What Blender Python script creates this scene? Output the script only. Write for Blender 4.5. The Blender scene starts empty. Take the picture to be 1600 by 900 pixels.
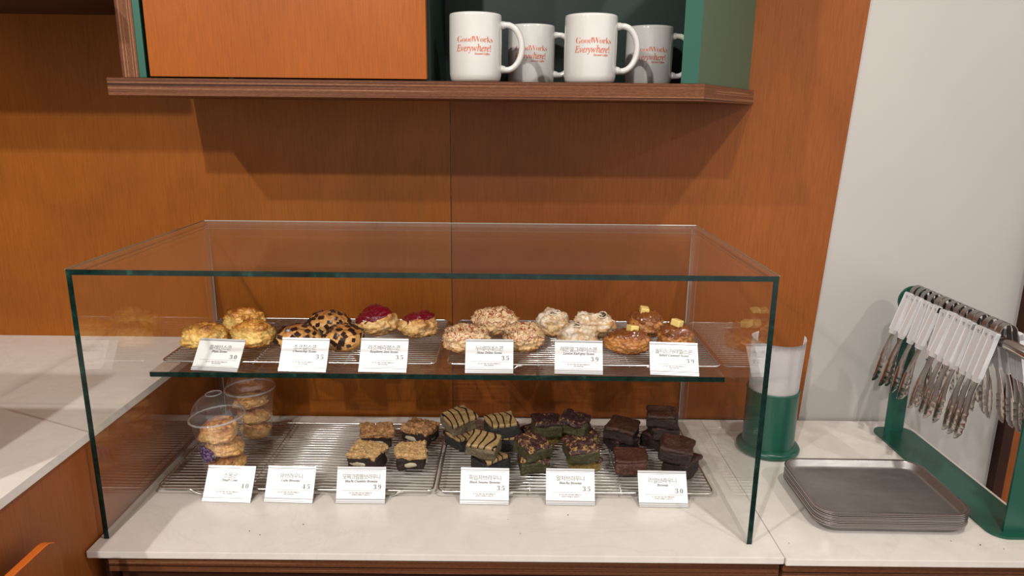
import bpy, bmesh, math, random
from math import sin, cos, pi, radians, sqrt
from mathutils import Vector, Matrix, noise
import numpy as np

SC = bpy.context.scene
COL = SC.collection
# ---------------------------------------------------------------- camera
# Counter top is z = 0, x to the right, y towards the back wall.
def set_camera():
    yaw, pitch, roll = radians(.16), radians(13.91), radians(.604)
    F = Vector((sin(yaw)*cos(pitch), cos(yaw)*cos(pitch), -sin(pitch)))
    R = Vector((cos(yaw), -sin(yaw), 0)); U = R.cross(F)
    R2 = cos(roll)*R + sin(roll)*U; U2 = -sin(roll)*R + cos(roll)*U
    cd = bpy.data.cameras.new('camera'); cd.sensor_width = 36; cd.lens = 1107.6/1600*36
    cd.clip_start = .02; cd.clip_end = 50
    o = bpy.data.objects.new('camera', cd); COL.objects.link(o)
    m = Matrix((R2, U2, -F)).transposed().to_4x4(); m.translation = Vector((0, 0, .65))
    o.matrix_world = m; SC.camera = o
set_camera()
# ---------------------------------------------------------------- world, lamps, exposure
W = bpy.data.worlds.new('world'); SC.world = W; W.use_nodes = True
W.node_tree.nodes['Background'].inputs[0].default_value = (1, .96, .93, 1)
W.node_tree.nodes['Background'].inputs[1].default_value = .62
def lamp(name, loc, target, watts, size=.025, cone=110, col=(1, .965, .92)):
    l = bpy.data.lights.new(name, 'SPOT'); l.energy = watts; l.shadow_soft_size = size
    l.spot_size = radians(cone); l.spot_blend = .6; l.color = col
    o = bpy.data.objects.new(name, l); COL.objects.link(o); o.location = loc
    o.rotation_euler = (Vector(target)-Vector(loc)).to_track_quat('-Z', 'Y').to_euler()
    return o
CEIL = 1.8
lamp('track_spot_left', (-1.33, -.45, 1.72), (-.45, 1.3, .1), 46)
lamp('track_spot_right', (.61, .42, 1.72), (.36, 1.25, .1), 23)
lamp('far_spot_middle', (-.72, -1.03, 1.72), (-.50, 1.44, .30), 66, .03, 62)
lamp('far_spot_right', (1.6, -.5, 1.72), (1.0, 1.3, .15), 26, .03, 46)
SC.view_settings.view_transform = 'Standard'
SC.view_settings.look = 'None'
SC.view_settings.exposure = .86
SC.view_settings.gamma = 1
SC.view_settings.use_curve_mapping = False
SC.cycles.transparent_max_bounces = 32
SC.cycles.max_bounces = 8
SC.cycles.caustics_reflective = False
SC.cycles.caustics_refractive = False
SC.cycles.sample_clamp_indirect = 4

# ---------------------------------------------------------------- materials
class NT:
    def __init__(s, name):
        s.m = bpy.data.materials.new(name); s.m.use_nodes = True
        s.t = s.m.node_tree; s.t.nodes.clear()
        s.out = s.t.nodes.new('ShaderNodeOutputMaterial')
    def n(s, typ, ins=None, **props):
        nd = s.t.nodes.new('ShaderNode'+typ)
        for k, v in props.items(): setattr(nd, k, v)
        for k, v in (ins or {}).items():
            if isinstance(v, bpy.types.NodeSocket): s.t.links.new(v, nd.inputs[k])
            else: nd.inputs[k].default_value = v
        return nd
    def coords(s, scale=(1, 1, 1), kind='Object', rot=(0, 0, 0)):
        tc = s.n('TexCoord'); mp = s.n('Mapping', {'Vector': tc.outputs[kind], 'Scale': scale, 'Rotation': rot})
        return mp.outputs[0]
    def noise(s, vec, scale, detail=4, rough=.55, dist=0):
        return s.n('TexNoise', {'Vector': vec, 'Scale': scale, 'Detail': detail, 'Roughness': rough, 'Distortion': dist}).outputs['Fac']
    def ramp(s, fac, stops):
        r = s.n('ValToRGB', {'Fac': fac}); e = r.color_ramp.elements
        while len(e) < len(stops): e.new(.5)
        for i, (p, c) in enumerate(stops):
            e[i].position = p
            e[i].color = (*c, 1) if len(c) == 3 else c
        return r.outputs[0]
    def mix(s, a, b, fac, mode='MIX'):
        m = s.n('MixRGB', {'Fac': fac, 'Color1': a, 'Color2': b}, blend_type=mode); return m.outputs[0]
    def bump(s, h, strength=.3, dist=.001):
        return s.n('Bump', {'Height': h, 'Strength': strength, 'Distance': dist}).outputs[0]
    def math(s, op, a, b=0.0):
        m = s.n('Math', {0: a, 1: b}, operation=op); return m.outputs[0]
    def pbr(s, color, rough=.5, metal=0, normal=None, **kw):
        ins = {'Base Color': color if isinstance(color, bpy.types.NodeSocket) else (*color, 1), 'Roughness': rough, 'Metallic': metal}
        if normal is not None: ins['Normal'] = normal
        ins.update(kw)
        b = s.n('BsdfPrincipled', ins)
        s.t.links.new(b.outputs[0], s.out.inputs[0]); return s.m

def srgb(r, g, b):
    return tuple(((c/255)/12.92 if c/255 <= .04045 else ((c/255+.055)/1.055)**2.4) for c in (r, g, b))
def plain(name, c, rough=.5, metal=0, **kw): return NT(name).pbr(c, rough, metal, **kw)

def m_wood(name, c1, c2, c3, rough=.38, kind='Object', grain=(420, 420, 24)):
    t = NT(name)
    g = t.noise(t.coords(grain, kind), 1, 5, .6, .3)
    b = t.noise(t.coords((2.2, 2.2, 1.6), kind), 1, 4, .6, .4)
    base = t.ramp(b, [(.32, c1), (.5, c2), (.7, c3)])
    col = t.mix(base, t.ramp(g, [(.3, (.55, .5, .45)), (.55, (.95, .95, .95)), (.75, (1.1, 1.1, 1.1))]), .42, 'MULTIPLY')
    return t.pbr(col, rough, 0, t.bump(g, .25, .0005), **{'Specular IOR Level': .16})
M = {}
M['wood'] = m_wood('stained_orange_veneer', (0.2242, 0.0669, 0.0091), (0.295, 0.088, 0.012), (0.3658, 0.1091, 0.0149))
M['wood_right'] = m_wood('stained_red_brown_veneer', (0.1862, 0.0547, 0.0122), (0.245, 0.072, 0.016), (0.3038, 0.0893, 0.0198))
M['door_wood'] = m_wood('bright_orange_veneer', (0.2762, 0.0706, 0.0085), (0.325, 0.083, 0.01), (0.3737, 0.0954, 0.0115))
M['counter_wood'] = m_wood('counter_side_veneer', (0.2805, 0.0808, 0.0187), (0.33, 0.095, 0.022), (0.3795, 0.1092, 0.0253))
M['dark_wood'] = m_wood('dark_walnut_ply', (.035, .013, .008), (.05, .018, .01), (.07, .026, .015), .5, grain=(6, 200, 200))
M['board_edge'] = plain('bright_orange_edge', (.72, .16, .02), .4)
def m_ply(name, axis):
    t = NT(name)
    sc = [.7, .7, .7]; sc[axis] = 300
    g = t.noise(t.coords(tuple(sc)), 1, 2, .5, .1)
    sc2 = [160, 160, 160]; sc2[axis] = 1100
    f = t.noise(t.coords(tuple(sc2)), 1, 4, .7)
    col = t.ramp(g, [(.34, (.045, .014, .006)), (.42, (.13, .045, .018)), (.50, (.17, .062, .025)), (.575, (.19, .07, .03)), (.59, (.50, .27, .14)), (.62, (.20, .07, .03)), (.70, (.07, .022, .010))])
    col = t.mix(col, t.ramp(f, [(.35, (.5, .45, .42)), (.65, (1.1, 1.1, 1.1))]), .75, 'MULTIPLY')
    return t.pbr(col, .55, 0, t.bump(f, .4, .0006), **{'Specular IOR Level': .2})
M['ply_h'] = m_ply('plywood_edge_layers_level', 2)
M['ply_v'] = m_ply('plywood_edge_layers_upright', 0)
def m_stone():
    t = NT('cream_engineered_stone')
    v = t.noise(t.coords((2.5, 2.5, 2.5)), 1, 5, .6, 1.2)
    vein = t.ramp(v, [(.485, (0, 0, 0)), (.5, (1, 1, 1)), (.515, (0, 0, 0))])
    sp = t.noise(t.coords((30, 30, 30)), 1, 4, .6)
    c = t.ramp(sp, [(.3, srgb(224, 216, 206)), (.7, srgb(232, 225, 216))])
    c = t.mix(c, (*srgb(190, 178, 165), 1), t.math('MULTIPLY', vein, .13))
    return t.pbr(c, .22)
M['stone'] = m_stone()
def m_wall():
    t = NT('matte_white_wall')
    sp = t.noise(t.coords((3, 3, 3)), 1, 3, .5)
    return t.pbr(t.ramp(sp, [(.3, srgb(176, 171, 165)), (.7, srgb(181, 176, 170))]), .45)
M['wall'] = m_wall()
M['ceil'] = plain('ceiling_paint', (.7, .66, .6), .8)
M['floor'] = plain('floor_concrete', (.25, .22, .19), .6)
M['far_wall'] = plain('warm_plaster', (.32, .25, .2), .8)
M['green'] = plain('green_lacquer', (.014, .088, .058), .35)
M['green_metal'] = plain('green_powder_coat', (.012, .086, .058), .28)
M['green_shaded'] = plain('shaded_green_lining', (.003, .016, .012), .5)  # the cabinet's inner shade is put into this near-black green
M['green_side'] = plain('green_lacquer_reflection', (.052, .105, .060), .42)  # reflection on the slanting side is put into this paler green
def m_thin(name, tint, haze=0., r0=.045, boost=1.0):
    """thin clear sheet: transmits straight through, reflects by angle (same for every ray)"""
    t = NT(name)
    geo = t.n('NewGeometry')
    d = t.n('VectorMath', {0: geo.outputs['Normal'], 1: geo.outputs['Incoming']}, operation='DOT_PRODUCT').outputs['Value']
    c = t.math('SUBTRACT', 1.0, t.math('ABSOLUTE', d))
    f = t.math('ADD', t.math('MULTIPLY', t.math('POWER', c, 5.0), 1-r0), r0*boost)
    tr = t.n('BsdfTransparent', {'Color': (*tint, 1)})
    gl = t.n('BsdfGlossy', {'Color': (1, 1, 1, 1), 'Roughness': .0})
    sh = t.n('MixShader', {0: f, 1: tr.outputs[0], 2: gl.outputs[0]}).outputs[0]
    if haze:
        df = t.n('BsdfDiffuse', {'Color': (.9, .9, .9, 1)})
        sh = t.n('MixShader', {0: haze, 1: sh, 2: df.outputs[0]}).outputs[0]
    t.t.links.new(sh, t.out.inputs[0]); return t.m
M['glass'] = m_thin('clear_sheet_glass', (.985, .992, .985), .006, .045, 1.3)
M['plastic'] = m_thin('clear_cup_plastic', (.975, .975, .975), .018, .05, 1.4)
M['plastic_rim'] = m_thin('cup_rim_highlight_plastic', (.85, .85, .85), .16, .12, 1.6)  # rim highlights are put in as a whitish haze
def m_edge():
    t = NT('dark_green_glass_edge')
    n = t.noise(t.coords((60, 60, 60)), 1, 3)
    return t.pbr(t.ramp(n, [(.35, (.003, .012, .010)), (.62, (.006, .026, .020)), (.74, (.02, .065, .05))]), .12, **{'Specular IOR Level': .3})
M['glass_edge'] = m_edge()
M['glass_edge_lit'] = m_thin('lit_glass_edge', (.93, .96, .93), .10, .06, 1.3)  # lit copy of the glass edge, brightness put into tint and haze
M['edge_line'] = plain('glass_edge_glint', (.50, .50, .43), .3)  # pale colour stands for the glint along the glass edges
M['edge_line_dim'] = plain('glass_edge_glint_dim', (.20, .20, .15), .4)  # dimmer copy of the edge glint colour
M['chrome'] = plain('chrome_wire', (.80, .78, .76), .22, 1)
M['steel'] = plain('polished_steel', (.62, .58, .55), .14, 1)
M['strap'] = plain('satin_grey_steel', (.30, .27, .25), .32, .9)
def m_tray():
    t = NT('worn_grey_tray_steel')
    n = t.noise(t.coords((8, 60, 8)), 1, 5, .7)
    s = t.noise(t.coords((9, 9, 9)), 1, 4, .6, .5)
    r = t.ramp(n, [(.3, (.36,)*3), (.7, (.5,)*3)])
    return t.pbr(t.ramp(s, [(.3, (.27, .255, .245)), (.7, (.40, .38, .365))]), r, .95)
M['tray'] = m_tray()
M['tray_rim'] = plain('tray_rim_steel', (.33, .30, .29), .25, .95)
M['ceramic'] = plain('white_glazed_ceramic', (.60, .585, .55), .12, **{'Coat Weight': .4, 'Coat Roughness': .05})
M['mug_print'] = plain('orange_red_print', (.62, .12, .035), .4)
M['white_pl'] = plain('white_plastic', (.72, .71, .71), .35)
M['card'] = plain('white_card', (.86, .86, .86), .3)
M['card_warm'] = plain('warm_white_card', (.85, .84, .80), .25)
M['strip'] = plain('pale_aluminium_strip', (.70, .70, .70), .25, .35)
M['strip_dark'] = plain('grey_groove', (.16, .15, .15), .4)
M['foot'] = m_thin('acrylic_foot', (.80, .78, .76), .05)
M['ink'] = plain('dark_grey_ink', (.055, .05, .05), .5)
M['ink_pale'] = plain('grey_ink', (.22, .21, .21), .5)
M['paper'] = plain('white_paper', (.84, .82, .82), .6)

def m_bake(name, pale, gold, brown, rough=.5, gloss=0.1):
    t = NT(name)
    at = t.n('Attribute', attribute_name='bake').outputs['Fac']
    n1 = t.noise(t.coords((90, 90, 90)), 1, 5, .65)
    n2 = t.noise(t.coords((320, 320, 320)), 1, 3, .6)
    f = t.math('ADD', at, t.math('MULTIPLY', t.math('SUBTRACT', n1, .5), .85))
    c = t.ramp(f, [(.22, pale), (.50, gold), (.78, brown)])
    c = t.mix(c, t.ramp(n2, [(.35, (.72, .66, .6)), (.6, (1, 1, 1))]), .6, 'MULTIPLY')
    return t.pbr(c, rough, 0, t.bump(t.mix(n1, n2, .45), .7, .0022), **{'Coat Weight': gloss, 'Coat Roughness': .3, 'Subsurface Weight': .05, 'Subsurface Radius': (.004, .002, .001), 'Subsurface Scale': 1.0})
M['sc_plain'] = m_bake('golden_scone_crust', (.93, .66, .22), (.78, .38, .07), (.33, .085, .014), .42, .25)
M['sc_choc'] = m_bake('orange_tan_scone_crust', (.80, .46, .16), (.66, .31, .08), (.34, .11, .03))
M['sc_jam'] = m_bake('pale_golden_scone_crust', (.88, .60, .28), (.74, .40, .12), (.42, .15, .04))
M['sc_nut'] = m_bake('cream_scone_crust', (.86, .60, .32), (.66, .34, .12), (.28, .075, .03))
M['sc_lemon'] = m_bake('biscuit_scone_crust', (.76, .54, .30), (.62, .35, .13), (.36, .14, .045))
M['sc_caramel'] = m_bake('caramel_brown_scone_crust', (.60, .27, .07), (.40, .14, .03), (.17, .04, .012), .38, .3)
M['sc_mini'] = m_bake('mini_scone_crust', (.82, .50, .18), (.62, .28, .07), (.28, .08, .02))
M['chip'] = plain('dark_chocolate', (.035, .014, .010), .28)
M['jam'] = plain('raspberry_jam', (.16, .004, .012), .1, **{'Coat Weight': .6})
M['caramel'] = plain('caramel_sauce', (.24, .075, .02), .15, **{'Coat Weight': .5})
M['butter'] = plain('butter', (.90, .68, .22), .35)
M['lemon_dark'] = plain('dark_dried_slice', (.04, .025, .015), .4)
M['lemon_rim'] = plain('pale_slice_rim', (.78, .66, .5), .4)
def m_icing_nut():
    t = NT('cream_icing_with_jam_streaks')
    v = t.coords((42, 42, 42))
    n = t.noise(v, 1, 4, .55, 1.3)
    k = t.ramp(n, [(.36, (.66, .36, .14)), (.43, (.84, .62, .38)), (.475, (.78, .50, .26)), (.49, (.26, .035, .015)), (.515, (.34, .08, .03)), (.54, (.84, .62, .38)), (.66, (.62, .32, .12))])
    return t.pbr(k, .25, 0, t.bump(n, .5, .002), **{'Coat Weight': .4})
M['nut_icing'] = m_icing_nut()
def m_glaze():
    t = NT('thin_lemon_glaze')
    n = t.noise(t.coords((70, 70, 70)), 1, 4, .6, 1)
    return t.pbr(t.ramp(n, [(.35, (.60, .40, .22)), (.5, (.74, .56, .38)), (.62, (.84, .74, .62))]), .2, 0, t.bump(n, .3, .001), **{'Coat Weight': .5})
M['glaze'] = m_glaze()

def m_speck(name, stops, scale=120, rough=.6, bump=.6, dist=0, spec=.5):
    t = NT(name)
    n = t.noise(t.coords((scale,)*3), 1, 5, .7, dist)
    f = t.noise(t.coords((scale*3.2,)*3), 1, 3, .6)
    c = t.ramp(n, stops)
    c = t.mix(c, t.ramp(f, [(.34, (.35, .31, .28)), (.6, (1.12, 1.12, 1.12))]), .75, 'MULTIPLY')
    return t.pbr(c, rough, 0, t.bump(t.mix(n, f, .5), min(1, bump*1.4), .0038), **{'Specular IOR Level': spec})
M['br_dark'] = m_speck('dark_brownie_crumb', [(.3, (.014, .006, .004)), (.7, (.040, .015, .009))], 150)
M['br_red'] = m_speck('reddish_brownie_crust', [(.3, (.045, .013, .008)), (.7, (.135, .045, .027))], 80, .45, .9, 2)
M['br_top'] = m_speck('brownie_crust_crackled', [(.3, (.022, .008, .005)), (.5, (.055, .019, .011)), (.7, (.11, .042, .025))], 75, .45, .9, 3)
M['crumble'] = m_speck('golden_crumble', [(.30, (.42, .21, .07)), (.5, (.66, .40, .16)), (.7, (.84, .60, .30))], 170, .7, 1)
M['crumble_brown'] = m_speck('browned_crumble', [(.30, (.10, .035, .015)), (.45, (.40, .19, .07)), (.7, (.66, .38, .16))], 120, .7, 1)
M['mochi'] = plain('pale_mochi', (.46, .40, .27), .3)
M['black_crumb'] = m_speck('black_sesame_crumb', [(.3, (.012, .011, .010)), (.7, (.04, .038, .034))], 150)
M['grey_crumb'] = m_speck('grey_tan_sesame_crumb', [(.3, (.11, .085, .05)), (.7, (.26, .20, .12))], 170)
M['matcha'] = m_speck('matcha_crumb', [(.3, (.030, .028, .010)), (.7, (.10, .088, .028))], 150)
M['matcha_tan'] = m_speck('browned_matcha_crust', [(.3, (.16, .10, .02)), (.7, (.40, .27, .07))], 150)
M['matcha_top'] = m_speck('dark_choc_and_tan_top', [(.36, (.028, .010, .010)), (.545, (.075, .026, .024)), (.565, (.36, .20, .06)), (.72, (.52, .33, .11))], 85, .45, 1, 1)
M['matcha_top_dark'] = m_speck('mostly_dark_choc_top', [(.36, (.02, .008, .008)), (.60, (.06, .022, .022)), (.62, (.30, .17, .06)), (.75, (.42, .27, .10))], 80, .45, 1, 1)
def m_stripe(name, c1, c2):
    t = NT(name)
    v = t.coords((1, 1, 1))
    w = t.n('TexWave', {'Vector': v, 'Scale': 22, 'Distortion': 8.5, 'Detail': 1.2, 'Detail Scale': .8}, wave_type='BANDS', bands_direction='X').outputs['Fac']
    n = t.noise(t.coords((180,)*3), 1, 4)
    tan = t.ramp(n, [(.3, c1), (.7, c2)])
    k = t.ramp(w, [(.10, (1, 1, 1)), (.17, (0, 0, 0))])
    return t.pbr(t.mix(tan, (.012, .009, .007, 1), k), .45, 0, t.bump(n, .4, .001))
M['stripe'] = m_stripe('tan_top_with_black_stripes', (.26, .16, .06), (.42, .28, .12))
M['sticker'] = m_speck('purple_printed_sticker', [(.4, (.06, .02, .10)), (.54, (.09, .035, .15)), (.58, (.42, .34, .5))], 230, .4, 0)

# ---------------------------------------------------------------- object helpers
def mesh(name, bm, mats, parent=None, smooth=False, loc=None):
    me = bpy.data.meshes.new(name); bm.to_mesh(me); bm.free()
    for m in (mats if isinstance(mats, (list, tuple)) else [mats]): me.materials.append(m)
    if smooth:
        for p in me.polygons: p.use_smooth = True
        if smooth != 'all':
            try: me.set_sharp_from_angle(angle=radians(smooth if smooth is not True else 40))
            except Exception: pass
    o = bpy.data.objects.new(name, me); COL.objects.link(o)
    if parent is not None: o.parent = parent
    if loc is not None: o.location = loc
    return o
def tag(o, label, cat, group=None):
    o['label'] = label; o['category'] = cat
    if group: o['group'] = group
    return o
def thing(name, label, cat, loc=(0, 0, 0), rz=0, group=None):
    o = bpy.data.objects.new(name, None); COL.objects.link(o); o.empty_display_size = .02
    o.location = loc; o.rotation_euler = (0, 0, rz)
    return tag(o, label, cat, group)
def struct(name, bm, mats):
    o = mesh(name, bm, mats); o['kind'] = 'structure'; return o
def B(): return bmesh.new()
def box(bm, lo, hi, bev=0, mat=0, seg=2):
    c = [(a+b)/2 for a, b in zip(lo, hi)]; s = [abs(b-a) for a, b in zip(lo, hi)]
    t = bmesh.new(); bmesh.ops.create_cube(t, size=1)
    for v in t.verts: v.co = Vector((v.co.x*s[0], v.co.y*s[1], v.co.z*s[2]))
    if bev: bmesh.ops.bevel(t, geom=t.edges[:], offset=bev, segments=seg, profile=.7, affect='EDGES')
    for v in t.verts: v.co += Vector(c)
    for f in t.faces: f.material_index = mat
    join(bm, t); return bm
def join(bm, t, mtx=None):
    if mtx is not None: t.transform(mtx)
    vs = [bm.verts.new(v.co) for v in t.verts]; t.verts.index_update()
    for f in t.faces:
        try:
            nf = bm.faces.new([vs[v.index] for v in f.verts]); nf.material_index = f.material_index
        except ValueError: pass
    t.free()
def bbox(lo, hi, bev=0, mat=0, seg=2): return box(B(), lo, hi, bev, mat, seg)
def tube(bm, pts, r, seg=8, closed=False, sx=1.0):
    pts = [Vector(p) for p in pts]; n = len(pts); rings = []
    up0 = None
    for i, p in enumerate(pts):
        a = pts[i-1] if (i > 0 or closed) else p; b = pts[(i+1) % n] if (i < n-1 or closed) else p
        t = (b-a).normalized()
        if up0 is None:
            up0 = Vector((0, 0, 1)) if abs(t.z) < .9 else Vector((0, 1, 0))
        s = t.cross(up0).normalized(); u = s.cross(t).normalized(); up0 = u
        rr = r[i] if isinstance(r, (list, tuple)) else r
        rings.append([bm.verts.new(p+s*cos(2*pi*k/seg)*rr*sx+u*sin(2*pi*k/seg)*rr) for k in range(seg)])
    m = n if closed else n-1
    for i in range(m):
        A, Bq = rings[i], rings[(i+1) % n]
        for k in range(seg):
            bm.faces.new((A[k], A[(k+1) % seg], Bq[(k+1) % seg], Bq[k]))
    if not closed:
        bm.faces.new(rings[0][::-1]); bm.faces.new(rings[-1])
    return bm
def lathe(bm, prof, seg=48, mod=None, mat=0):
    rings = []
    for i, (r, z) in enumerate(prof):
        if r < 1e-6: rings.append([bm.verts.new((0, 0, z))]); continue
        rings.append([bm.verts.new(((r+(mod(i, 2*pi*k/seg) if mod else 0))*cos(2*pi*k/seg), (r+(mod(i, 2*pi*k/seg) if mod else 0))*sin(2*pi*k/seg), z)) for k in range(seg)])
    for a, b in zip(rings, rings[1:]):
        for k in range(seg):
            k2 = (k+1) % seg
            if len(a) == 1 and len(b) == 1: continue
            if len(a) == 1: f = bm.faces.new((a[0], b[k2], b[k]))
            elif len(b) == 1: f = bm.faces.new((a[k], a[k2], b[0]))
            else: f = bm.faces.new((a[k], a[k2], b[k2], b[k]))
            f.material_index = mat
    return bm
def prism(bm, poly, z0, z1, axis='z', mat=0):
    """extrude a polygon (list of 2D points) along an axis"""
    def P(a, b, c): return {'z': (a, b, c), 'y': (a, c, b), 'x': (c, a, b)}[axis]
    lo = [bm.verts.new(P(x, y, z0)) for x, y in poly]; hi = [bm.verts.new(P(x, y, z1)) for x, y in poly]
    n = len(poly)
    fs = [bm.faces.new(lo[::-1]), bm.faces.new(hi)] + [bm.faces.new((lo[i], lo[(i+1) % n], hi[(i+1) % n], hi[i])) for i in range(n)]
    for f in fs: f.material_index = mat
    bmesh.ops.recalc_face_normals(bm, faces=fs)
    return bm
def rrect(w, d, r, n=7, cx=0, cy=0):
    pts = []
    for (sx, sy, a0) in ((1, -1, -90), (1, 1, 0), (-1, 1, 90), (-1, -1, 180)):
        for k in range(n+1):
            a = radians(a0+90*k/n)
            pts.append((cx+sx*(w/2-r)+r*cos(a), cy+sy*(d/2-r)+r*sin(a)))
    return pts
# serif lettering from the built-in font's mathematical alphabets
def serif(s, style):
    up, lo = {'roman': (0x1D400, 0x1D41A), 'italic': (0x1D434, 0x1D44E)}[style]
    r = ''
    for ch in s:
        if 'A' <= ch <= 'Z': r += chr(up+ord(ch)-65)
        elif 'a' <= ch <= 'z': r += '\u210e' if (style == 'italic' and ch == 'h') else chr(lo+ord(ch)-97)
        elif '0' <= ch <= '9': r += chr(0x1D7CE+int(ch))
        else: r += ch
    return r
_tc = {}
def text_mesh(s, size, offset=0, space=1.0):
    key = (s, size, offset, space)
    if key not in _tc:
        c = bpy.data.curves.new('lettering', 'FONT'); c.body = s; c.size = size; c.offset = offset
        c.resolution_u = 3; c.space_character = space; c.fill_mode = 'FRONT'
        o = bpy.data.objects.new('lettering', c); COL.objects.link(o)
        me = bpy.data.meshes.new_from_object(o.evaluated_get(bpy.context.evaluated_depsgraph_get()))
        vs = [tuple(v.co) for v in me.vertices]; fs = [tuple(p.vertices) for p in me.polygons]
        bpy.data.objects.remove(o); bpy.data.curves.remove(c); bpy.data.meshes.remove(me)
        x0 = min(v[0] for v in vs); x1 = max(v[0] for v in vs)
        _tc[key] = (vs, fs, x0, x1)
    return _tc[key]
def put_text(bm, s, size, cx, cy, fn, align='c', offset=0, space=1.0, maxw=None, mat=0):
    vs, fs, x0, x1 = text_mesh(s, size, offset, space)
    k = 1 if not maxw or (x1-x0) <= maxw else maxw/(x1-x0)
    o = {'c': (x0+x1)/2, 'r': x1, 'l': x0}[align]
    nv = [bm.verts.new(fn(cx+(v[0]-o)*k, cy+v[1])) for v in vs]
    for f in fs:
        try:
            q = bm.faces.new([nv[i] for i in f]); q.material_index = mat
        except ValueError: pass

# ================================================================ THE ROOM
YW = 1.442   # face of the wood panelling
XR = .869    # right side wall
struct('floor', bbox((-3, -3.5, -.96), (3, 1.6, -.90)), M['floor'])
struct('ceiling', bbox((-3, -3.5, CEIL), (3, 1.6, CEIL+.06)), M['ceil'])
struct('wall_back', bbox((-3, 1.4485, -.9), (3, 1.6, CEIL)), M['wall'])
struct('wall_left', bbox((-3.1, -3.5, -.9), (-3, 1.6, CEIL)), M['far_wall'])
t1 = struct('trim_1', bbox((1.080, 1.425, -.9), (1.103, 1.4483, CEIL), .001), M['dark_wood'])
o = mesh('wall_panel', bbox((1.1035, 1.436, -.9), (2.6, 1.4483, CEIL-.01), .0006), M['counter_wood'])
tag(o, 'orange-brown wooden wall panel behind the near green post, right of the dark trim', 'wall panel')
# wood panelling on the back wall: two sheets with an open joint
pz0, pz1 = .001, 1.30
o = mesh('wall_panel', bbox((-2.4, YW, pz0-.9), (-.1225, YW+.0063, pz1), .0006), M['wood'])
tag(o, 'orange-brown veneered wall panel left of the vertical joint', 'wall panel')
b = B(); prism(b, [(-.1208, pz0), (.636, pz0), (.636+(pz1)*.0526, pz1), (-.1208, pz1)], YW, YW+.0063, 'y')
o = mesh('wall_panel', b, M['wood_right'])
tag(o, 'orange-brown veneered wall panel with a slanting right edge against the white wall', 'wall panel')
# unseen board added outside the frame to shade the wall's top left corner
t = thing('shading_shelf', 'unseen wooden shelf added above the left counter to shade the wall', 'shelf', (-1.6, 1.23, .823))
mesh('shelf_board', bbox((-.95, -.21, 0), (.955, .211, .03), .001), M['dark_wood'], t)

# ---- worktops and counters
o = mesh('worktop', bbox((-.636, .943, -.0112), (.4195, 1.441, 0), .0012), M['stone']); tag(o, 'cream stone worktop under the glass pastry case', 'worktop')
o = mesh('worktop', bbox((.4207, .939, -.0112), (XR-.003, 1.441, 0), .0012), M['stone']); tag(o, 'cream stone worktop under the steel trays and tongs stand', 'worktop')
t = thing('base_cabinet', 'dark wooden base cabinet under the worktop that carries the glass case', 'cabinet', (-.1, 1.2, -.9))
mesh('top_rail', bbox((-.512, -.245, .858), (.5185, .24, .8882), .001), M['ply_h'], t)
mesh('carcass', bbox((-.505, -.225, 0), (.515, .24, .857)), M['dark_wood'], t)
mesh('side_post', bbox((-.522, -.24, 0), (-.5125, .22, .888), .001), M['dark_wood'], t)
t = thing('base_cabinet', 'dark wooden base cabinet under the right worktop with the trays', 'cabinet', (.64, 1.2, -.9))
mesh('top_rail', bbox((-.217, -.247, .842), (.222, .24, .8882), .001), M['ply_h'], t)
mesh('carcass', bbox((-.215, -.225, 0), (.22, .24, .841)), M['dark_wood'], t)
t = thing('side_counter', 'taller counter at the left with cream stone top and orange-brown wooden side', 'counter', (-1.3, .6, -.9))
mesh('worktop', bbox((-.7, -1.3, 1.0655), (.6713, .8415, 1.079), .0012), M['stone'], t)
mesh('side_panel', bbox((.648, -1.25, 0), (.6608, .8415, 1.0653), .0005), M['counter_wood'], t)
mesh('carcass', bbox((-.68, -1.25, 0), (.647, .8415, 1.0653)), M['counter_wood'], t)

t = thing('shadow_screen', 'unseen dark screen on the taller left counter, added to cast a shadow', 'screen', (-.92, .735, .1795))  # added out of view so its shadow falls on the left counter
mesh('screen_panel', bbox((-.2, -.01, .06), (.2, .01, .325), .003), M['strip_dark'], t)
mesh('neck', bbox((-.02, .010, .002), (.02, .022, .2), .002), M['strip_dark'], t)
mesh('base', bbox((-.08, -.05, 0), (.08, .06, .004), .001), M['strip_dark'], t)
# board with orange edge at lower left
t = thing('wooden_board', 'upright brown wooden board with a bright orange top edge at the lower left', 'board', (-.600, .580, -.878))
poly = [(-.60, -.022), (.250, -.022), (.250, .955)]
for k in range(1, 8):
    a = radians(90*k/7); poly.append((.25-.025+.025*cos(a), .955+.025*sin(a)))
poly += [(-.60, .98)]
mesh('face_panel', prism(B(), poly, -.0045, .0065, 'x'), M['counter_wood'], t)
poly2 = [(.25-.025+.0262*cos(radians(90*k/7)), .955+.0262*sin(radians(90*k/7))) for k in range(4, 8)] + [(-.60, .9812), (-.60, .9802)]
poly2 += [(.25-.025+.0252*cos(radians(90*k/7)), .955+.0252*sin(radians(90*k/7))) for k in range(7, 3, -1)]
o = mesh('edge_band', prism(B(), poly2, -.0045, .0064, 'x'), M['board_edge'], t); o['label'] = 'bright orange edge band'

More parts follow.
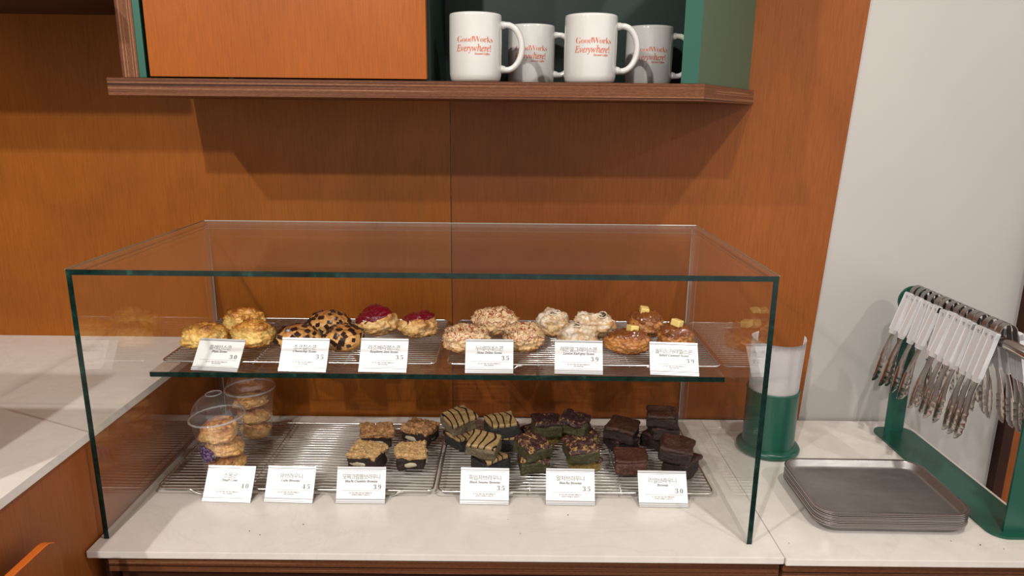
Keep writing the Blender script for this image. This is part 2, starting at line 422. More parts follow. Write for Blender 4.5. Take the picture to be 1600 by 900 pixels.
# ---- wall shelf and green cabinet
CZ = .6965
b = B(); prism(b, [(-.6265, 1.141), (.2985, 1.141), (.4745, YW-.0005), (-.6265, YW-.0005)], .670, CZ-.0005, 'z')
for f in b.faces:
    f.material_index = 0
o = mesh('wall_shelf', b, [M['ply_h']]); tag(o, 'layered plywood wall shelf with a slanting right end, carrying the mugs', 'shelf')
cab = thing('wall_cabinet', 'green lined wall cabinet with one orange wooden door, standing on the plywood shelf', 'cabinet', (-.08, 1.29, CZ))
def cb(name, lo, hi, m, bev=.0008):
    ox, oy, oz = -.08, 1.29, CZ
    return mesh(name, bbox((lo[0]-ox, lo[1]-oy, lo[2]-oz), (hi[0]-ox, hi[1]-oy, hi[2]-oz), bev), m, cab)
CT = 1.02
cb('side_panel', (-.604, 1.146, CZ), (-.578, YW-.001, CT), M['ply_v'])
cb('lining', (-.5778, 1.146, CZ), (-.567, YW-.001, CT), M['green'])
cb('door', (-.5605, 1.1445, CZ+.002), (-.1325, 1.160, CT-.002), M['door_wood'], .001)
cb('back_lining', (-.566, YW-.012, CZ), (.43, YW-.001, CT), M['green_shaded'])
cb('divider', (-.140, 1.162, CZ), (-.128, YW-.013, CT), M['green_shaded'])
cb('top_panel', (-.604, 1.146, CT+.0005), (.26, YW-.001, CT+.026), M['ply_h'])
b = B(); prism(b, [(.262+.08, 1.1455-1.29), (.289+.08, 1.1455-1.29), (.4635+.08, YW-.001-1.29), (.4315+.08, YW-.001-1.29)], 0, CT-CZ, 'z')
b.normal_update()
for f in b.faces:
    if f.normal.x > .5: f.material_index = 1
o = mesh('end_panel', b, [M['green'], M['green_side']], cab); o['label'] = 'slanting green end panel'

# ================================================================ GLASS CASE
XL0, XR0, YF, YB, ZT = -.6272, .3805, .9757, 1.4405, .4290
TH = .008
case = thing('glass_case', 'frameless clear glass pastry case with dark green edges standing on the worktop', 'display case', (-.123, 1.2, 0))
def glass_sheet(name, lo, hi, thin, parent, off, front_dark=True, back='lit'):
    """sheet with clear broad faces (axis thin) and green edge faces"""
    lo = [a-b for a, b in zip(lo, off)]; hi = [a-b for a, b in zip(hi, off)]
    b = bbox(lo, hi, 0)
    b.normal_update()
    for f in b.faces:
        n = f.normal
        if abs(n[thin]) > .5: f.material_index = 0
        elif n.y < -.5: f.material_index = 1
        elif n.z > .5 and thin == 0: f.material_index = 1
        else: f.material_index = 2
    return mesh(name, b, [M['glass'], M['glass_edge'], M['glass_edge_lit']], parent)
off = (-.123, 1.2, 0)
glass_sheet('top_pane', (XL0, YF, ZT-TH), (XR0, YB, ZT), 2, case, off)
glass_sheet('side_pane', (XL0, YF+.0005, .0004), (XL0+TH, YB, ZT-TH-.0003), 0, case, off)
glass_sheet('side_pane', (XR0-TH, YF+.0005, .0004), (XR0, YB, ZT-TH-.0003), 0, case, off)
for a, c, m in (((XL0, YB, ZT), (XR0, YB, ZT), 'edge_line'), ((XL0, YF, ZT), (XL0, YB, ZT), 'edge_line_dim'), ((XR0, YF, ZT), (XR0, YB, ZT), 'edge_line_dim'),
                ((XL0+TH, YB, .001), (XL0+TH, YB, ZT-TH), 'edge_line'), ((XR0-TH, YB, .001), (XR0-TH, YB, ZT-TH), 'edge_line')):
    a = Vector(a)-Vector(off); c = Vector(c)-Vector(off)
    mesh('edge_glint', tube(B(), [a, c], .0009, 6), M[m], case)  # thin pale tubes added as the glint on the glass edges
SZ = .2106
glass_sheet('shelf_pane', (XL0+TH+.0003, 1.149, SZ-.009), (XR0-TH-.0003, YB-.002, SZ), 2, case, off)

# ================================================================ WIRE RACKS
RW, RD, RH = .478, .268, .0142
def make_rack():
    t = thing('wire_rack', 'x', 'rack')
    fr = rrect(RW, RD, .012, 5)
    mesh('frame', tube(B(), [(x, y, RH-.0018) for x, y in fr], .0018, 6, True), M['chrome'], t, 'all')
    wb = tube(B(), [(-RW/2+.0005, 0, 0), (RW/2-.0005, 0, 0)], .00115, 6)
    w0 = mesh('wire', wb, M['chrome'], t, 'all'); n = 25; w0.location = (0, -RD/2+RD/(n+1), RH-.0012)
    for k in range(1, n):
        c = w0.copy(); COL.objects.link(c); c.parent = t; c.location = (0, -RD/2+RD*(k+1)/(n+1), RH-.0012)
    cbm = tube(B(), [(0, -RD/2, 0), (0, RD/2, 0)], .0016, 6)
    c0 = mesh('cross_bar', cbm, M['chrome'], t, 'all'); c0.location = (-RW/6, 0, RH-.0042)
    for x in (RW/6,):
        c = c0.copy(); COL.objects.link(c); c.parent = t; c.location = (x, 0, RH-.0042)
    f0 = None
    for sx in (-1, 1):
        for sy in (-1, 1):
            if f0 is None:
                fb = tube(B(), [(-.040, 0, RH-.004), (-.032, 0, RH-.0045), (-.026, 0, .005), (-.018, 0, .0016), (.018, 0, .0016), (.026, 0, .005), (.032, 0, RH-.0045), (.040, 0, RH-.004)], .0016, 6)
                c = f0 = mesh('foot', fb, M['chrome'], t, 'all')
            else:
                c = f0.copy(); COL.objects.link(c); c.parent = t
            c.location = (sx*RW/2*.62, sy*RD/2, 0)
    return t
def copy_tree(o, parent=None):
    c = o.copy(); COL.objects.link(c); c.parent = parent
    for ch in list(o.children): copy_tree(ch, c)
    return c
rk = make_rack()
RG = 'chromed wire racks in the glass case'
for i, (x, y, z, rz, lab) in enumerate([
    (-.368, 1.3035, SZ, .001, 'chrome wire cooling rack at the left of the upper glass shelf'),
    (.1305, 1.3035, SZ, .001, 'chrome wire cooling rack at the right of the upper glass shelf'),
    (-.369, 1.2425, 0, -.003, 'chrome wire cooling rack on the worktop at the left, under the cups'),
    (.117, 1.2405, 0, .0, 'chrome wire cooling rack on the worktop at the right, under the dark brownies')]):
    r = rk if i == 0 else copy_tree(rk)
    r.location = (x, y, z); r.rotation_euler = (0, 0, rz); tag(r, lab, 'rack', RG)
US, LS = SZ+RH, RH      # top of the wires, upper and lower

# ================================================================ SCONES
def sphere_dirs(sub):
    b = B(); bmesh.ops.create_icosphere(b, subdivisions=sub, radius=1)
    b.verts.ensure_lookup_table(); v = [v.co.normalized() for v in b.verts]; f = [tuple(x.index for x in p.verts) for p in b.faces]
    b.free(); return v, f
ICO5 = sphere_dirs(6); ICO4 = sphere_dirs(5)
class Blob:
    def __init__(s, seed, rx, ry, h, lump=.16, crag=.10, fold=.0, point=None, sq=.8):
        s.o = Vector((seed*7.13, seed*3.7, seed*1.9)); s.rx, s.ry, s.h = rx, ry, h
        s.lump, s.crag, s.fold, s.point = lump, crag, fold, point
    def __call__(s, d, off=0.):
        o = s.o
        l = noise.noise(d*1.5+o)*s.lump*1.3 + noise.noise(d*3.1+o*1.3)*s.lump*.8
        t = noise.noise(d*5.5+o*2.1); rg = 1-abs(t)*2
        m = noise.noise(d*12+o*.7)
        k = 1 + l + s.crag*(rg-.5)*.75 + m*s.crag*.45 + noise.noise(d*26+o)*s.crag*.2
        if s.fold:
            q = noise.noise(d*2.6+o*.5); k -= s.fold*max(0, 1-abs(q)*8)
        if s.point:
            a = max(0, d.x*s.point[0]+d.y*s.point[1]); k += .28*a**4
        z = d.z
        zz = s.h*.42 + (s.h*.60*z if z > 0 else s.h*.46*z)
        kz = 1+(k-1)*(.95 if z > 0 else .3)
        p = Vector((s.rx*d.x*k*1.03, s.ry*d.y*k*1.03, s.h*.42+(zz-s.h*.42)*kz))
        # fuller sides
        hr = sqrt(d.x*d.x+d.y*d.y)
        if hr > 1e-4:
            e = (hr**.82)/hr; p.x *= e; p.y *= e
        if p.z < .0008: p.z = .0008+(p.z)*.02
        if off: p += Vector((d.x, d.y, d.z*1.1+.15))*off
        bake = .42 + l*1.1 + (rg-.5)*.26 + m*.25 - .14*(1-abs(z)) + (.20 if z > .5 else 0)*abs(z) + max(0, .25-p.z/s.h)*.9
        return p, bake
def blob_mesh(name, f, mat, parent, sub=ICO4):
    dirs, faces = sub
    vs, bk = [], []
    for d in dirs:
        p, b = f(d); vs.append(p); bk.append(b)
    me = bpy.data.meshes.new(name); me.from_pydata(vs, [], faces)
    a = me.attributes.new('bake', 'FLOAT', 'POINT'); a.data.foreach_set('value', bk)
    me.materials.append(mat)
    me.polygons.foreach_set('use_smooth', [True]*len(me.polygons))
    o = bpy.data.objects.new(name, me); COL.objects.link(o)
    if parent: o.parent = parent
    return o
def shell_mesh(name, f, mask, thick, mat, parent, sub=ICO4):
    dirs, faces = sub
    mk = [mask(d) for d in dirs]
    keep = [m > -.16 for m in mk]; idx = {}; vs = []
    for i, d in enumerate(dirs):
        if keep[i]:
            s = max(0, min(1, (mk[i]+.06)/.14)); s = s*s*(3-2*s)
            idx[i] = len(vs); vs.append(f(d, -.0016+(thick+.0016)*s)[0])
    fs = [tuple(idx[j] for j in t) for t in faces if all(keep[j] for j in t)]
    me = bpy.data.meshes.new(name); me.from_pydata(vs, [], fs); me.materials.append(mat)
    me.polygons.foreach_set('use_smooth', [True]*len(me.polygons))
    o = bpy.data.objects.new(name, me); COL.objects.link(o); o.parent = parent
    return o
chip_me = None
def add_chips(t, f, seed, n=44):
    global chip_me
    rnd = random.Random(seed)
    if chip_me is None:
        b = bbox((-.0046, -.0034, -.0016), (.0046, .0034, .0016), .0009, seg=2)
        chip_me = mesh('chocolate_chunk', b, M['chip'], None, 50); tmp = chip_me; chip_me = tmp.data
        bpy.data.objects.remove(tmp)
    g = pi*(3-sqrt(5))
    for i in range(n):
        z = 1-(i+.5)/n*1.22
        th = g*i+rnd.uniform(-.25, .25); z += rnd.uniform(-.05, .05); z = max(-.25, min(.98, z)); r = sqrt(max(0, 1-z*z))
        d = Vector((r*cos(th), r*sin(th), z))
        p, _ = f(d)
        e = .12
        u = d.orthogonal().normalized(); v = d.cross(u)
        p1, p2 = f((d+u*e).normalized())[0], f((d+v*e).normalized())[0]
        nrm = (p1-p).cross(p2-p).normalized()
        if nrm.dot(d) < 0: nrm = -nrm
        if p.z < .003: continue
        o = bpy.data.objects.new('chocolate_chunk', chip_me); COL.objects.link(o); o.parent = t
        q = nrm.to_track_quat('Z', 'Y').to_matrix().to_4x4() @ Matrix.Rotation(rnd.uniform(0, 6.28), 4, 'Z') @ Matrix.Rotation(rnd.uniform(-.2, .2), 4, 'X')
        s = rnd.uniform(.85, 1.25)
        o.matrix_local = Matrix.Translation(p+nrm*.0006) @ q @ Matrix.Scale(s, 4)
def nmask(seed, thr, amp=.34, tilt=(0, 0), fr=2.6):
    o = Vector((seed*2.3, seed*5.1, seed))
    return lambda d: d.z + d.x*tilt[0] + d.y*tilt[1] + noise.noise(d*fr+o)*amp + noise.noise(d*6+o)*amp*.35 - thr
def scone(label, x, y, z, rx, ry, h, seed, mat, group, rz=0, **kw):
    x, y = x*1.0176, y*1.0176; h *= 1.16
    kw['lump'] = kw.get('lump', .16)*1.25; kw['crag'] = kw.get('crag', .1)*1.35
    t = thing('scone', label, 'scone', (x, y, z), rz, group)
    f = Blob(seed, rx, ry, h, **kw)
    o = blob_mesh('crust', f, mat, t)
    return t, f
g = 'plain scones on the upper rack'
scone('golden plain scone behind the 3.0 card on the glass shelf, furthest left', -.549, 1.216, US, .037, .031, .040, 1, M['sc_plain'], g, .1, lump=.13, crag=.13, fold=.12)
scone('golden plain scone at the back of the left group of three', -.507, 1.304, US, .037, .032, .041, 2, M['sc_plain'], g, .3, lump=.2, crag=.13, fold=.12)
scone('golden plain scone in front of the rearmost plain one, right of the 3.0 card', -.466, 1.232, US, .038, .033, .041, 7, M['sc_plain'], g, -.2, lump=.12, crag=.12, fold=.08)
g = 'chocolate chunk scones on the upper rack'
for lab, x, y, rx, s, rz in [
    ('chocolate chunk scone partly behind its name card, leftmost of three', -.378, 1.214, .040, 11, 0),
    ('chocolate chunk scone at the back, topmost of the three', -.348, 1.304, .038, 12, .4),
    ('chocolate chunk scone at the front right of the three', -.299, 1.218, .036, 13, -.3)]:
    t, f = scone(lab, x, y, US, rx, .033, .037, s, M['sc_choc'], g, rz, lump=.07, crag=.05)
    add_chips(t, f, s, 46)
g = 'raspberry jam scones on the upper rack'
t, f = scone('scone with glossy red jam running down its left and middle', -.255, 1.315, US, .038, .033, .043, 21, M['sc_jam'], g, 0, lump=.13, crag=.10)
shell_mesh('jam', f, nmask(4, .46, .42, (-.42, -.10)), .0016, M['jam'], t)
t, f = scone('smaller scone with a cap of red jam at the right end of the left rack', -.173, 1.297, US, .034, .031, .039, 22, M['sc_jam'], g, .5, lump=.16, crag=.13, fold=.12)
shell_mesh('jam', f, nmask(9, .60, .22, (-.05, .18)), .0015, M['jam'], t)
g = 'iced flaky scones with jam streaks'
for lab, x, y, rx, ry, s, rz in [
    ('iced scone with jam streaks, leftmost, partly behind its 3.5 card', -.078, 1.216, .040, .034, 31, .1),
    ('iced scone with jam streaks at the back of its group of three', -.027, 1.318, .041, .034, 32, 0),
    ('iced scone with jam streaks, right of the 3.5 card at the front', .026, 1.224, .036, .033, 33, .3)]:
    t, f = scone(lab, x, y, US, rx, ry, .041, s, M['sc_nut'], g, rz, lump=.12, crag=.14, fold=.1)
    shell_mesh('icing', f, nmask(s, .02, .55, (0, 0)), .0012, M['nut_icing'], t)
g = 'glazed lemon scones on the upper rack'
def slice_mesh(t, f, d, rz, r=.013):
    p, _ = f(Vector(d).normalized())
    b = B()
    lathe(b, [(r*.82, 0), (r*.84, .0012), (0, .0014)], 20)
    nrm = Vector(d).normalized()
    q = Matrix.Translation(p+nrm*.0005) @ nrm.to_track_quat('Z', 'Y').to_matrix().to_4x4() @ Matrix.Rotation(rz, 4, 'Z') @ Matrix.Diagonal((1, .55, 1, 1))
    b2 = B(); tube(b2, [(r*cos(2*pi*k/20), r*sin(2*pi*k/20), .0008) for k in range(20)], .0014, 6, True)
    for s in (-.35, .35): tube(b2, [(-r, s*r, .002), (r, s*r, .002)], .0006, 5)
    o = mesh('dried_slice', b, M['lemon_dark'], t, 'all'); o.matrix_local = q
    o2 = mesh('slice_rind', b2, M['lemon_rim'], o, 'all')
for lab, x, y, rx, ry, h, s, rz, d in [
    ('glazed scone topped with a dark slice, rear left of the lemon group', .082, 1.314, .031, .030, .041, 41, .0, (.1, -.25, 1)),
    ('glazed scone topped with a dark slice, rear right of the lemon group, knobbly', .162, 1.308, .036, .030, .039, 48, -.3, (.35, -.2, .9)),
    ('glazed scone topped with a dark slice, directly behind the first 3.9 card', .125, 1.230, .036, .033, .038, 43, .2, (-.1, 0, 1))]:
    t, f = scone(lab, x, y, US, rx, ry, h, s, M['sc_lemon'], g, rz, lump=.15 if s != 48 else .26, crag=.10)
    shell_mesh('glaze', f, nmask(s, .28, .5, (0, 0)), .0009, M['glaze'], t)
    slice_mesh(t, f, d, .3)
g = 'caramel scones with butter cubes'
for lab, x, y, rx, ry, h, s, rz, pt, bd in [
    ('caramel scone with a butter cube on top, at the back', .264, 1.312, .033, .031, .042, 51, 0, None, (-.15, .1, 1)),
    ('pointed caramel scone with a butter cube, front left', .216, 1.216, .036, .030, .034, 52, 0, (-1, -.15), (.1, .1, 1)),
    ('caramel scone with a butter cube, just behind the rightmost card on the shelf', .302, 1.236, .033, .030, .038, 53, 0, None, (0, -.1, 1))]:
    t, f = scone(lab, x, y, US, rx, ry, h, s, M['sc_caramel'], g, rz, lump=.12, crag=.13, point=pt)
    shell_mesh('caramel', f, nmask(s, .55, .25, (0, .12 if s == 52 else -.15)), .0012, M['caramel'], t)
    p, _ = f(Vector(bd).normalized(), .0)
    o = mesh('butter_cube', bbox((-.0092, -.0082, 0), (.0092, .0082, .0125), .0024, seg=3), M['butter'], t, 60)
    o.location = p-Vector((0, 0, .0005)); o.rotation_euler = (.15, .12*(-1)**s, .4*s)
# ================================================================ BROWNIES
def rbox_verts(a, b, c, r, n=18):
    """rounded box grid centred on the origin; half sizes a, b, c"""
    bm = B(); bmesh.ops.create_cube(bm, size=2)
    bmesh.ops.subdivide_edges(bm, edges=bm.edges[:], cuts=n, use_grid_fill=True)
    h = Vector((a, b, c))
    for v in bm.verts:
        p = Vector((v.co.x*a, v.co.y*b, v.co.z*c))
        q = Vector([max(-(h[i]-r), min(h[i]-r, p[i])) for i in range(3)])
        d = p-q
        if d.length > 1e-7: p = q+d.normalized()*r
        v.co = p
    return bm
def cake(name, a, b, c, seed, mat, parent, amp=.0016, fr=70, r=.004, zc=0, top=0., bake=False, n=18):
    bm = rbox_verts(a, b, c, r, n); o = Vector((seed*1.7, seed*.9, seed*2.3))
    bm.normal_update()
    for v in bm.verts:
        p = v.co.copy(); nn = v.normal
        k = noise.noise(p*fr*.35+o)*amp*1.5 + noise.noise(p*fr+o)*amp + noise.noise(p*fr*2.6+o)*amp*.6
        if top and p.z > c-r*1.2: k += top*max(0, noise.noise(p*fr*1.6+o*2)+.2)
        # gentle warp
        w = Vector((noise.noise(p*20+o), noise.noise(p*20+o*2), noise.noise(p*20-o)*.7))*.006
        v.co = p+nn*k+w+Vector((0, 0, zc))
    return mesh(name, bm, mat, parent, 'all')
BH = .0142  # half height
def brownie(label, kind, x, y, z, rz, tilt=(0, 0), seed=1, s=.029, sy=None, group=None, var=0, hh=None):
    """z = centre height above the worktop"""
    nm = 'brownie'; x, y = x*1.0114, y*1.0114
    t = thing(nm, label, 'brownie', (x, y, z), 0, group)
    t.rotation_euler = (tilt[0], tilt[1], rz)
    sy = sy or s; h = hh or BH
    if kind == 'mochi':
        s *= 1.05; sy *= 1.07; h *= 1.12; t.location.z += .0019
        cake('brownie_base', s*.95, sy*.95, h*.82, seed, M['br_dark'], t, .0018, 75, zc=-h*.18)
        cake('crumble_topping', s, sy, h*.36, seed+1, M['crumble_brown'] if var else M['crumble'], t, .0020, 110, .004, zc=h*.68, top=.004, n=26)
        rnd = random.Random(seed)
        for (cx, cy, ln, ang) in ((-.35+.1*(seed % 3), -1, .0165+.003*(seed % 2), 0), (1, -.1, .014, pi/2), (-1, .1, .012, pi/2)):
            b = B(); bmesh.ops.create_icosphere(b, subdivisions=3, radius=1)
            for v in b.verts: v.co = Vector((v.co.x*ln, v.co.y*.0026, v.co.z*.0050))*(1+.15*noise.noise(v.co*2+Vector((seed, 0, ang))))
            o = mesh('mochi_filling', b, M['mochi'], t, 'all'); o.location = (cx*s*.93, cy*sy*.93, -h*.30); o.rotation_euler = (0, 0, ang)
    elif kind == 'sesame':
        body = M['grey_crumb'] if var else M['black_crumb']
        cake('brownie_base', s*.98, sy*.98, h*.84, seed, body, t, .0014, 80, zc=-h*.14)
        cake('striped_topping', s, sy, h*.26, seed+3, M['stripe'], t, .0009, 70, .0030, zc=h*.80)
    elif kind == 'matcha':
        cake('brownie_base', s*.98, sy*.98, h*.86, seed, M['matcha_tan'] if var == 2 else M['matcha'], t, .0016, 80, zc=-h*.12)
        cake('chocolate_topping', s*.97, sy*.97, h*.30, seed+5, M['matcha_top_dark'] if var == 1 else M['matcha_top'], t, .0022, 90, .004, zc=h*.78, top=.003, n=24)
    else:
        cake('brownie_base', s*.99, sy*.99, h*.86, seed, M['br_red'] if var else M['br_dark'], t, .0018, 75, zc=-h*.10)
        cake('crackled_crust', s, sy, h*.22, seed+2, M['br_red'] if var else M['br_top'], t, .0014, 60, .0040, zc=h*.78, n=24)
    return t
z1 = LS+BH+.0008; z2 = z1+2*BH+.001
g = 'crumble topped brownies on the lower rack'
brownie('crumble brownie with a pale filling, rear left of four, browner top', 'mochi', -.257, 1.268, z1, .25, (0, 0), 61, .029, .026, g, 1)
brownie('crumble brownie, rear right of four, with a dark right flank', 'mochi', -.172, 1.285, z1+.001, -.45, (0, 0), 62, .029, .026, g, 1)
brownie('crumble brownie directly behind the mochi name card', 'mochi', -.257, 1.182, z1, -.28, (0, 0), 63, .029, .024, g)
brownie('pale crumble brownie with a dark red speck, front right of four', 'mochi', -.176, 1.185, z1, .08, (0, 0), 64, .0275, .026, g)
g = 'striped black sesame brownies'
brownie('dark sesame brownie lying under the tilted tan one at the rear left', 'sesame', -.088, 1.268, z1, .75, (0, 0), 71, .027, None, g)
brownie('tan striped sesame brownie tilted on top at the rear left', 'sesame', -.096, 1.275, z2+.003, .55, (.16, -.10), 72, .028, .026, g, 1)
brownie('black sided sesame brownie beneath another, rear right of the sesame group', 'sesame', -.003, 1.262, z1, .3, (0, 0), 73, .025, None, g)
brownie('black sided sesame brownie with striped top, stacked at the rear right of its group', 'sesame', -.012, 1.262, z2, .32, (.03, -.04), 74, .030, .027, g)
brownie('sesame brownie showing striped edges under the front one, behind its card', 'sesame', -.034, 1.176, z1-.001, .7, (0, 0), 75, .027, None, g)
brownie('tan sesame brownie with bold curved stripes, tilted at the front', 'sesame', -.045, 1.172, z2+.002, -.25, (.14, .10), 76, .0275, .026, g, 1)
g = 'green matcha brownies with dark topping'
brownie('lower matcha brownie at the rear left of the matcha group', 'matcha', .064, 1.280, z1, .75, (0, 0), 81, .029, None, g, 2)
brownie('dark topped matcha brownie stacked at the rear left of the matcha group', 'matcha', .072, 1.262, z2, .2, (.05, .10), 82, .028, .024, g, 1)
brownie('lower matcha brownie at the rear right of the matcha group', 'matcha', .139, 1.272, z1, .3, (0, 0), 83, .029, None, g, 2)
brownie('almost black topped matcha brownie, highest at the rear of the matcha group', 'matcha', .127, 1.268, z2+.002, -.45, (.06, .06), 84, .029, .027, g, 1)
brownie('matcha brownie lying under the front left one', 'matcha', .046, 1.172, z1, .1, (0, 0), 85, .028, None, g)
brownie('matcha brownie with tan flecked dark top, front left of the matcha group', 'matcha', .046, 1.166, z2+.001, .55, (.12, -.02), 86, .0285, .026, g)
brownie('matcha brownie peeping out under the front right one', 'matcha', .137, 1.182, z1, .1, (0, 0), 87, .029, None, g, 2)
brownie('matcha brownie with a green front and tan right corner, front right of its group', 'matcha', .129, 1.163, z2, .2, (.14, .0), 88, .029, .027, g)
g = 'plain dark brownies at the right'
brownie('dark brownie lying under another at the rear left of the plain ones', 'plain', .219, 1.262, z1-.002, .35, (0, 0), 91, .028, None, g)
brownie('dark brownie stacked second high, rear left of the plain ones', 'plain', .216, 1.250, z2-.002, -.42, (.03, .05), 92, .0285, .027, g)
brownie('dark brownie at the bottom of the stack of three, poking out to the left', 'plain', .294, 1.272, z1-.002, .68, (0, 0), 93, .028, None, g)
brownie('dark brownie in the middle of the stack of three', 'plain', .296, 1.262, z2-.004, .05, (0, 0), 94, .026, .024, g, 0, .0115)
brownie('dark brownie on top of the stack of three at the rear right', 'plain', .291, 1.254, z2+.0225, -.20, (.05, .02), 95, .0275, .026, g, 0, .0128)
brownie('flat reddish brown brownie lying alone behind the last card', 'plain', .223, 1.175, z1, -.12, (0, 0), 96, .029, .027, g, 1)
brownie('dark brownie underneath at the front right corner of the rack', 'plain', .314, 1.170, z1-.001, .75, (0, 0), 97, .027, None, g)
brownie('dark brownie tilted on top at the front right corner of the rack', 'plain', .300, 1.164, z2, -.28, (.08, .16), 98, .0285, .027, g, 0)

# ================================================================ NAME CARDS
TW, THT = .0835, .0605
def name_card(label, x, y, z, rz, tilt, korean, eng, price, grp, upper, warm=False, two=False):
    t = thing('name_card', label, 'sign', (x, y, z), rz, grp)
    pv = bpy.data.objects.new  # noqa
    ti = radians(tilt)
    ez = Vector((0, sin(ti), cos(ti))); en = Vector((0, -cos(ti), sin(ti)))
    def P(u, v, n): return Vector((u, 0, 0))+ez*v+en*n+Vector((0, .0, .0012))
    def slab(name, u0, u1, v0, v1, n0, n1, m, bev=.0002, par=t):
        b = bbox((u0, v0, n0), (u1, v1, n1), bev, seg=1)
        for vv in b.verts: vv.co = P(vv.co.x, vv.co.y, vv.co.z)
        bmesh.ops.recalc_face_normals(b, faces=b.faces[:])
        return mesh(name, b, m, par)
    w = TW/2
    slab('card_panel', -w, w, .0070, THT-.003, -.0012, 0, M['card_warm'] if warm else M['card'])
    slab('top_strip', -w, w, THT-.0034, THT, -.0014, .0010, M['strip'])
    slab('top_groove', -w+.0003, w-.0003, THT-.0042, THT-.0035, -.001, .0004, M['strip_dark'], 0)
    bs = slab('bottom_strip', -w, w, 0, .0070, -.0016, .0012, M['strip'])
    slab('groove', -w+.0002, w-.0002, .0060, .0067, .0010, .0014, M['strip_dark'], 0, bs)
    slab('groove', -w+.0002, w-.0002, .0022, .0027, .0010, .0014, M['strip_dark'], 0, bs)
    # clear foot behind
    b = B(); b1 = P(0, .002, -.0015); top = P(0, .030, -.0015)
    prism(b, [(b1.y, .0002), (b1.y+.026, .0002), (b1.y+.026, .0012), (b1.y+.002, .0016), (top.y+.0005, top.z), (top.y, top.z)], -w+.001, w-.001, 'x')
    mesh('card_foot', b, M['foot'], t)
    fn = lambda u, v: P(u, v, .0004)
    b = B()
    put_text(b, korean, .0096, 0, .0405, fn, offset=-.00008, space=.86, maxw=.064)
    put_text(b, serif(price, 'roman'), .0104, w-.0075, .0235, fn, 'r', offset=-.0001)
    mesh('lettering', b, M['ink'], t)
    b = B()
    put_text(b, serif(eng, 'italic'), .0056, 0, .0345, fn, offset=.00009, maxw=.056)
    mesh('small_lettering', b, M['ink'], t)
    b = B()
    put_text(b, '밀, 우유, 계란, 대두 함유 제품입니다', .0026, 0, .0160, fn, offset=.00003)
    put_text(b, '냉장 보관하세요' if not two else '견과류가 포함될 수 있습니다', .0026, 0, .0128, fn, offset=.00003)
    for (v, u0, u1) in ((.0205, -w+.010, w-.007),) + (((.0092, -w+.006, w-.006),) if upper else ((.0560-.002, -w+.006, w-.006),)):
        vs = [b.verts.new(fn(*q)) for q in ((u0, v), (u1, v), (u1, v+.00035), (u0, v+.00035))]; b.faces.new(vs)
    mesh('fine_print', b, M['ink_pale'], t)
    return t
gu, gl = 'name cards on the upper glass shelf', 'name cards on the worktop'
UZ = SZ
name_card('white name card reading 플레인스콘 Plain Scone 3.0 in front of the plain scones', -.5095, 1.1525, UZ, -.10, 42, '플레인스콘', 'Plain Scone', '3.0', gu, True, True)
name_card('white name card reading Chocochip Scone on the glass shelf', -.358, 1.153, UZ, -.04, 34, '초코칩스콘', 'Chocochip Scone', '3.5', gu, True)
name_card('white name card reading Raspberry Jam Scone 3.5', -.2195, 1.154, UZ, -.03, 33, '라즈베리잼스콘', 'Raspberry Jam Scone', '3.5', gu, True)
name_card('white name card reading 누네띠네스콘 3.5 in front of the iced scones', -.035, 1.154, UZ, 0, 32, '누네띠네스콘', 'Nune Ddine Scone', '3.5', gu, True)
name_card('white name card reading Lemon Earl-grey Scone 3.9', .120, 1.1535, UZ, -.04, 32, '레몬얼그레이스콘', 'Lemon Earl-grey Scone', '3.9', gu, True)
name_card('white name card reading Salted Caramel Scone 3.9, rightmost on the glass shelf', .2855, 1.1515, UZ, -.08, 38, '솔티드카라멜스콘', 'Salted Caramel Scone', '3.9', gu, True)
name_card('white name card reading 스몰콘 Small Cone 4.0 in front of the plastic cup', -.480, 1.084, 0, -.04, 36, '스몰콘', 'Small Cone', '4.0', gl, False)
name_card('white name card reading 큐브라우니 Cube Brownie 4.5 with nothing behind it', -.3745, 1.084, 0, -.04, 32, '큐브라우니', 'Cube Brownie', '4.5', gl, False)
name_card('white name card reading Mochi Crumble Brownie 3.9', -.2515, 1.084, 0, 0, 24, '모찌크럼블브라우니', 'Mochi Crumble Brownie', '3.9', gl, False, two=True)
name_card('white name card reading Black Sesame Brownie 3.5', -.0405, 1.084, 0, -.02, 30, '흑임자브라우니', 'Black Sesame Brownie', '3.5', gl, False, two=True)
name_card('white name card reading Matcha Brownie 3.5', .1065, 1.084, 0, -.02, 30, '말차브라우니', 'Matcha Brownie', '3.5', gl, False, two=True)
name_card('white name card reading 리얼브라우니 Brownie 3.0, rightmost on the worktop', .265, 1.080, 0, -.02, 36, '리얼브라우니', 'Brownie', '3.0', gl, False, two=True)

